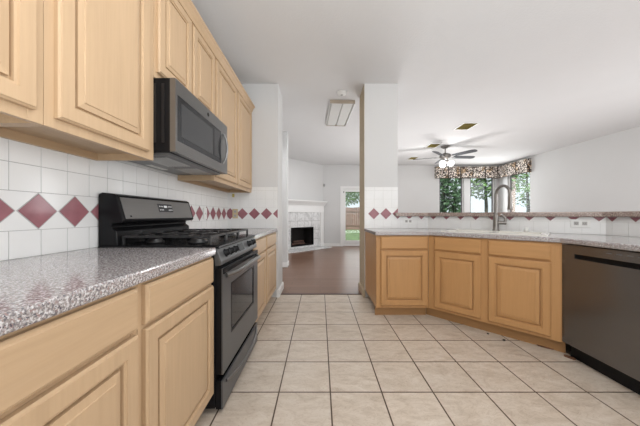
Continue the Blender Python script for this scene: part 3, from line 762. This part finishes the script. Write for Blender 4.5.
# ------------------------------------------------------------------ outlets, switches, small wall items
def plate(name, label, loc, rz, wd, hh, mat, sockets, tilt=False, group=None):
    t = thing(name, label, 'outlet' if name == 'outlet' else 'switch', loc, rz, group)
    m = MB(); m.box(-wd / 2, wd / 2, -0.006, 0, 0, hh); m.build('cover_plate', mat, t, bevel=0.002)
    for (x, z) in sockets:
        m = MB(); m.box(x - 0.016, x + 0.016, -0.008, -0.006, z - 0.016, z + 0.016); s = m.build('socket', M['socket_face'], t)
        m = MB(); m.box(x - 0.007, x - 0.0045, -0.0088, -0.008, z - 0.006, z + 0.006); m.box(x + 0.0045, x + 0.007, -0.0088, -0.008, z - 0.006, z + 0.006); m.box(x - 0.002, x + 0.002, -0.0088, -0.008, z - 0.012, z - 0.008); m.build('slot', M['socket_dark'], s)
    return t
plate('outlet', 'beige power outlet covering a rose diamond on the end wall below the cabinets', (-1.12, YE - 0.009, 1.045), 0, 0.072, 0.125, M['plastic_beige'], [(0, 0.035), (0, 0.09)])
plate('outlet', 'white power outlet left of the faucet on the tiled half wall near the column', (1.165, YE - 0.009, 0.972), 0, 0.115, 0.072, M['plastic_white'], [(-0.025, 0.036), (0.025, 0.036)])
pv = Vector((1.43, YE)) + tn * 1.397 - nrm * 0.009
plate('outlet', 'white power outlet right of the faucet on the tiled half wall above the dishwasher end', (pv.x, pv.y, 0.975), R(-45), 0.13, 0.075, M['plastic_white'], [(-0.027, 0.037), (0.027, 0.037)])
t = thing('wall_switch', 'white light switch among the rose diamonds right of the stove', 'switch', (XL + 0.009, 2.63, 1.045), R(90))
m = MB(); m.box(-0.037, 0.037, -0.006, 0, 0, 0.12); m.build('cover_plate', M['plastic_white'], t, bevel=0.002)
m = MB(); m.box(-0.006, 0.006, -0.014, -0.006, 0.05, 0.07); m.build('toggle', M['plastic_white'], t)
m = MB(); m.box(-0.015, 0.015, -0.004, 0, 0, 0.045); hk = thing('wall_hook', 'tiny brass hook on the tile under the far wall cabinet', 'hook', (-1.145, YE - 0.009, 1.325))
m.build('hook_plate', M['brass'], hk, bevel=0.001)
m = MB(); m.tube([(0, -0.004, 0.03), (0, -0.018, 0.022), (0, -0.024, 0.012), (0, -0.02, 0.004)], 0.003, 8); m.build('hook_arm', M['brass'], hk)
m = MB(); m.box(-0.03, 0.03, -0.03, 0, 0, 0.09)
tag(m.build('motion_sensor', plain('grey_sensor', (0.35, 0.35, 0.35), 0.5), loc=(0.135, YB - 0.03, 2.08), rz=R(45), bevel=0.004), 'small grey motion sensor high in the corner right of the fireplace', 'sensor')
t = thing('smoke_detector', 'round white smoke detector on the ceiling of the passage', 'smoke detector', (0.31, 3.53, H))
m = MB(); m.lathe([(0, -0.04), (0.035, -0.04), (0.06, -0.028), (0.068, -0.008), (0.068, 0)]); m.build('housing', M['plastic_white'], t)
m = MB(); m.lathe([(0, -0.045), (0.018, -0.043), (0.02, -0.038)], (0, 0, 0), 14); m.build('test_button', plain('grey_button', (0.4, 0.4, 0.4), 0.4), t)
cl = thing('ceiling_light', 'rectangular unlit fluorescent ceiling fixture with tan ends beyond the passage', 'ceiling light', (0.32, 4.28, H), R(2.5))
m = MB(); m.box(-0.18, 0.18, -0.50, 0.44, -0.02, 0); m.build('housing', M['plastic_white'], cl)
for sx in (-1, 1):
    m = MB(); m.extrude([(sx * 0.006, -0.021), (sx * 0.014, -0.045), (sx * 0.160, -0.045), (sx * 0.174, -0.021)], -0.495, 0.435, axis='y'); m.build('diffuser', M['diffuser'], cl)
m = MB(); m.box(-0.19, 0.19, -0.515, -0.50, -0.05, 0); m.build('end_cap', M['tan_metal'], cl)
m = MB(); m.box(-0.19, 0.19, 0.44, 0.455, -0.05, 0); m.build('end_cap', M['tan_metal'], cl)
for sx in (-0.188, 0.180):
    m = MB(); m.box(sx, sx + 0.008, -0.50, 0.44, -0.05, 0); m.build('side_rail', M['plastic_white'], cl)

# ceiling registers over the dining room
def vent(label, x, y, sx, sy):
    t = thing('ceiling_vent', label, 'ceiling vent', (x, y, H))
    fw = 0.022; a, b = sx / 2, sy / 2; ia, ib = a - fw, b - fw
    m = MB(); m.prism(rrect(-a, a, -b, b), -0.010, 0, hole=rrect(-ia, ia, -ib, ib)); m.build('frame', M['trim'], t)
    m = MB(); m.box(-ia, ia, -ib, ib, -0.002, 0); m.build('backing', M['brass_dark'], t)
    for k in range(5):
        yy = -ib + (2 * ib) * (k + 0.5) / 5
        m = MB(); m.extrude([(yy - 0.022, -0.016), (yy + 0.010, -0.004), (yy + 0.010, -0.003), (yy - 0.022, -0.014)], -ia, ia); m.build('slat', M['brass'], t)
vent('square brass-coloured ceiling vent nearest the camera over the dining room', 2.86, 4.88, 0.30, 0.40)
vent('brass-coloured ceiling vent left of the fan mount, middle of the row', 2.83, 6.24, 0.28, 0.38)
vent('smallest-looking brass-coloured ceiling vent farthest back beside the column', 2.84, 7.62, 0.25, 0.36)

# ------------------------------------------------------------------ ceiling fan
fan = thing('ceiling_fan', 'five-blade ceiling fan with lit globes in the dining room', 'ceiling fan', (3.17, 6.30, H))
m = MB(); m.lathe([(0, 0), (0.11, 0), (0.10, -0.03), (0.05, -0.06), (0.02, -0.065), (0, -0.065)][::-1]); m.build('canopy', M['nickel'], fan)
m = MB(); m.tube([(0, 0, -0.06), (0, 0, -0.19)], 0.016); m.build('downrod', M['nickel'], fan)
m = MB(); m.lathe([(0, -0.36), (0.06, -0.355), (0.075, -0.32), (0.13, -0.29), (0.14, -0.25), (0.12, -0.21), (0.05, -0.18), (0, -0.175)]); m.build('motor_housing', M['nickel'], fan)
m = MB()
for i, a0 in enumerate((4, -60, -134, 156, 80)):
    a = R(a0); ca, sa = math.cos(a), math.sin(a)
    m = MB(); out = [(0.20, -0.055), (0.30, -0.066), (0.70, -0.072), (0.755, -0.05), (0.77, 0.0), (0.755, 0.05), (0.70, 0.072), (0.30, 0.066), (0.20, 0.055)]
    m.prism(out, 0, 0.008)
    tl = R(-13)
    m.v = [(x * ca - (y * math.cos(tl)) * sa, x * sa + (y * math.cos(tl)) * ca, z - 0.275 + y * math.sin(tl)) for x, y, z in m.v]
    bl = m.build('blade', M['blade_dark'], fan)
    m = MB(); m.box(0.11, 0.26, -0.02, 0.02, -0.285, -0.276); m.v = [(x * ca - y * sa, x * sa + y * ca, z) for x, y, z in m.v]; m.build('blade_bracket', M['nickel'], bl)
fl_ = bpy.data.lights.new('fan_lamp', 'POINT'); fl_.energy = 42; fl_.shadow_soft_size = 0.12; fl_.color = (1, 0.98, 0.96)
fo = bpy.data.objects.new('fan_lamp', fl_); COL.objects.link(fo); fo.location = (3.17, 6.30, H - 0.62)
m = MB(); m.lathe([(0, -0.41), (0.05, -0.405), (0.06, -0.37), (0.05, -0.355), (0, -0.355)]); m.build('light_kit', M['nickel'], fan)
for a0 in (215, 335, 95):
    a = R(a0); c = (0.13 * math.cos(a), 0.13 * math.sin(a), -0.43)
    m = MB(); m.lathe([(0.0, -0.085), (0.045, -0.075), (0.075, -0.04), (0.08, 0.0), (0.06, 0.035), (0.035, 0.055), (0, 0.055)], c, 18); g = m.build('globe', M['globe'], fan)
    m = MB(); m.tube([(0.04 * math.cos(a), 0.04 * math.sin(a), -0.385), (0.11 * math.cos(a), 0.11 * math.sin(a), -0.375), c], 0.012, 8); m.build('lamp_arm', M['nickel'], g)

# ------------------------------------------------------------------ valances
def valance(label, loc, rz, L, n, end):
    t = thing('window_valance', label, 'valance', loc, rz)
    for k in range(n):
        a, b = L * k / n, L * (k + 1) / n
        m = MB(); m.prism([(a + 0.018, -0.12), (b - 0.018, -0.12), (b - 0.026, -0.105), (a + 0.026, -0.105)], 0.0, 0.40); m.build('fabric_panel', M['valance'], t)
    m = MB(); m.box(0.0, L, -0.105, -0.0, 0.38, 0.40); m.box(0, L, -0.1215, -0.1035, -0.008, 0.008)
    for k in range(1, n): m.box(L * k / n - 0.026, L * k / n + 0.026, -0.108, -0.100, 0.0, 0.4)
    m.build('piping', M['valance_dark'], t)
    e0 = 0 if end == 0 else L - 0.012
    m = MB(); m.box(e0, e0 + 0.012, -0.12, 0, 0, 0.40); m.build('end_panel', M['valance'], t)
valance('mottled brown and black box-pleated valance above the two far windows', (4.0, YB, 2.36), 0, 2.12, 5, 0)
valance('mottled brown and black valance over the right side window, nearer the camera', (XR, YB - 0.0, 2.36), R(-90), 1.34, 3, 1)

# ------------------------------------------------------------------ corner fireplace
fpT = thing('fireplace', 'white corner fireplace mantel with marble tile and dark firebox', 'fireplace', (DX, DY, 0), R(-135 + 180))
# local axes: along the diagonal from the corner; x axis = direction (-1,-1)/sqrt2 reversed
fpT.rotation_euler = (0, 0, R(45))
# with rz=45: local +x = (.707,.707) (towards the corner), local -y = (.707,-.707) = into the room
C0 = -0.99
m = MB()
for a, b in ((C0 - 0.97, C0 - 0.79), (C0 + 0.79, C0 + 0.95)):
    m.box(a, b, -0.07, -0.005, 0, 1.18); m.box(a - 0.012, b + 0.012, -0.082, -0.005, 0, 0.12)
m.build('pilaster', M['trim'], fpT, bevel=0.004)
m = MB(); m.box(C0 - 0.97, C0 + 0.95, -0.08, -0.005, 1.18, 1.40); m.build('frieze', M['trim'], fpT, bevel=0.004)
m = MB(); m.extrude([(-0.005, 1.40), (-0.005, 1.56), (-0.20, 1.56), (-0.20, 1.53), (-0.17, 1.50), (-0.12, 1.45), (-0.09, 1.40)], C0 - 1.07, C0 + 0.985); m.build('mantel_shelf', M['trim'], fpT)
m = MB()
m.box(C0 - 0.79, C0 - 0.48, -0.05, -0.005, 0.03, 1.18); m.box(C0 + 0.48, C0 + 0.79, -0.05, -0.005, 0.03, 1.18); m.box(C0 - 0.48, C0 + 0.48, -0.05, -0.005, 0.70, 1.18); m.box(C0 - 0.48, C0 + 0.48, -0.05, -0.005, 0.03, 0.10)
m.build('marble_surround', M['marble'], fpT)
m = MB()
for a, b, c, d, e_, g_ in ((-0.479, -0.46, -0.004, 0.45, 0.101, 0.699), (0.46, 0.479, -0.004, 0.45, 0.101, 0.699), (-0.46, 0.46, 0.43, 0.45, 0.101, 0.699), (-0.46, 0.46, -0.004, 0.43, 0.101, 0.12), (-0.46, 0.46, -0.004, 0.43, 0.68, 0.699)):
    m.box(C0 + a, C0 + b, c, d, e_, g_)
m.build('firebox', M['soot'], fpT)
m = MB(); frame_box(m, C0 - 0.478, C0 + 0.478, 0.102, 0.698, 0.03, -0.054, -0.006); m.build('firebox_frame', M['black'], fpT)
m = MB(); m.box(C0 - 0.9, C0 + 0.9, -0.50, -0.085, 0.0, 0.028)
hm = m.build('hearth', M['marble'], fpT, bevel=0.004)
for i, (lx, ln, lz, tilt) in enumerate(((-0.05, 0.55, 0.158, 0.02), (0.06, 0.5, 0.158, 0.02), (0.0, 0.42, 0.226, 0.02))):
    m = MB(); m.tube([(-ln / 2, 0, -tilt * 0.1), (0, 0.004, 0.01), (ln / 2, 0, tilt * 0.1)], [0.033, 0.037, 0.03], 10)
    p = Vector((DX, DY, 0)) + Matrix.Rotation(R(45), 3, 'Z') @ Vector((C0 + lx, (0.12, 0.21, 0.165)[i], lz))
    lab = ('front bottom log lying in the firebox', 'rear bottom log lying in the firebox', 'top log resting on two others in the firebox')[i]
    tag(m.build('fire_log', M['log'], loc=p, rz=R(45)), 'reddish brown ' + lab, 'log', 'logs in the fireplace')

# ------------------------------------------------------------------ crumbs on the floor
def scrap(name, label, x, y, poly, h_, mat, rz, group):
    m = MB(); m.prism(poly, 0, h_); o = m.build(name, mat, loc=(x, y, 0.0), rz=rz, bevel=0.0008); tag(o, label, 'debris', group)
def floor_pt(px, py): Y = 249 * CAMH / (py - 215); return ((px - 320) * Y / 249, Y)
lp = [(-0.05, -0.012), (0.04, -0.016), (0.055, 0.0), (0.03, 0.012), (-0.045, 0.014), (-0.06, 0.002)]
x, y = floor_pt(546, 347.5); scrap('wood_splinter', 'brown wood splinter on the floor below the sink cabinet end', x, y, lp, 0.008, M['debris'], R(-40), 'splinters by the dishwasher')
x, y = floor_pt(570, 358); scrap('wood_splinter', 'brown wood splinter on the floor at the dishwasher corner', x, y, [(px * 0.6, py) for px, py in lp], 0.01, M['debris'], R(-60), 'splinters by the dishwasher')
cpoly = [(0.009 * math.cos(k * PI / 3) * (1 + 0.2 * (k % 2)), 0.009 * math.sin(k * PI / 3)) for k in range(6)]
x, y = floor_pt(488, 334); scrap('crumb', 'dark crumb on the tile before the sink cabinet, left of two', x, y, cpoly, 0.006, M['rubber'], 0, 'crumbs on the tile')
x, y = floor_pt(504, 340.5); scrap('crumb', 'dark crumb on the tile before the sink cabinet, right of two', x, y, [(a * 1.5, b * 1.2) for a, b in cpoly], 0.008, M['rubber'], 0.5, 'crumbs on the tile')

# ------------------------------------------------------------------ garden seen through the glass
m = MB(); m.box(-12, 25, YB + 0.15, 30, -0.12, -0.08); m.box(XR + 0.2, 25, -5, YB + 0.15, -0.12, -0.08)
o = m.build('ground', M['grass']); o['kind'] = 'structure'
def fence(label, x0, x1, y, hgt, mat, rz=0, loc=None):
    t = thing('garden_fence', label, 'fence', loc or (x0, y, -0.08), rz)
    m = MB(); n = int((x1 - x0) / 0.15)
    for k in range(n): m.box(k * 0.15 + 0.004, k * 0.15 + 0.146, 0, 0.02, 0, hgt + 0.02 * math.sin(k * 7.1))
    m.build('boards', mat, t)
    m = MB()
    for z in (0.3, hgt - 0.35): m.box(0, x1 - x0, -0.05, 0, z, z + 0.09)
    m.build('rails', mat, t)
fence('brown board fence behind the patio door', -3, 4.0, 20.0, 1.78, M['fence'])
fence('grey board fence behind the two far windows', 4.05, 12.2, 15.2, 1.15, M['fence_grey'])
fence('pale grey fence outside the right side window', 0, 9, 0, 1.2, M['fence_grey'], R(-90), (12.5, 16.0, -0.08))
def tree(name, label, x, y, h_, rad, mat, n=900, trunks=1, base=0.3, seed=1):
    rnd = random.Random(seed)
    t = thing(name, label, 'tree' if trunks else 'bush', (x, y, -0.08))
    m = MB()
    for k in range(max(1, trunks)):
        dx = (k - (trunks - 1) / 2) * 0.45
        m.tube([(dx, 0, 0), (dx * 1.1 + 0.05, 0.05, h_ * 0.35), (dx * 1.5 - 0.1, 0, h_ * 0.85)], [0.10, 0.075, 0.03], 8)
    m.build('trunk', M['bark'], t)
    m = MB()
    for i in range(n):
        while True:
            p = Vector((rnd.uniform(-1, 1), rnd.uniform(-1, 1), rnd.uniform(-1, 1)))
            if 0.25 < p.length < 1: break
        c = Vector((p.x * rad, p.y * rad * 0.7, h_ * (base + 1) / 2 + p.z * h_ * (1 - base) / 2))
        u = Vector((rnd.gauss(0, 1), rnd.gauss(0, 1), rnd.gauss(0, 1))).normalized(); v = u.orthogonal().normalized()
        s = rnd.uniform(0.07, 0.15)
        m.add([c - u * s, c + v * s * 0.5, c + u * s, c - v * s * 0.5], [(0, 1, 2, 3)])
    m.build('foliage', mat, t)
tree('garden_tree', 'dark multi-stemmed tree behind the left far window', 5.7, 12.0, 4.2, 1.35, M['leaf_dark'], 3200, 4, 0.12, 1)
tree('garden_tree', 'bright green tree behind the middle window', 8.4, 12.6, 4.6, 1.5, M['leaf'], 2000, 1, 0.42, 2)
tree('garden_tree', 'green tree showing over the brown fence behind the patio door', 1.95, 21.8, 4.6, 2.0, M['leaf'], 2600, 1, 0.40, 3)
tree('garden_tree', 'pale green tree outside the right side window', 11.2, 13.4, 4.4, 1.3, M['leaf'], 900, 1, 0.35, 4)
m = MB(); m.box(0, 0.35, 0, 0.35, 0, 3.0); m.box(-0.03, 0.38, -0.03, 0.38, 2.9, 3.0)
tag(m.build('brick_pillar', M['brick'], loc=(9.15, 12.1, -0.08)), 'pinkish brick porch pillar outside the right side window', 'pillar')
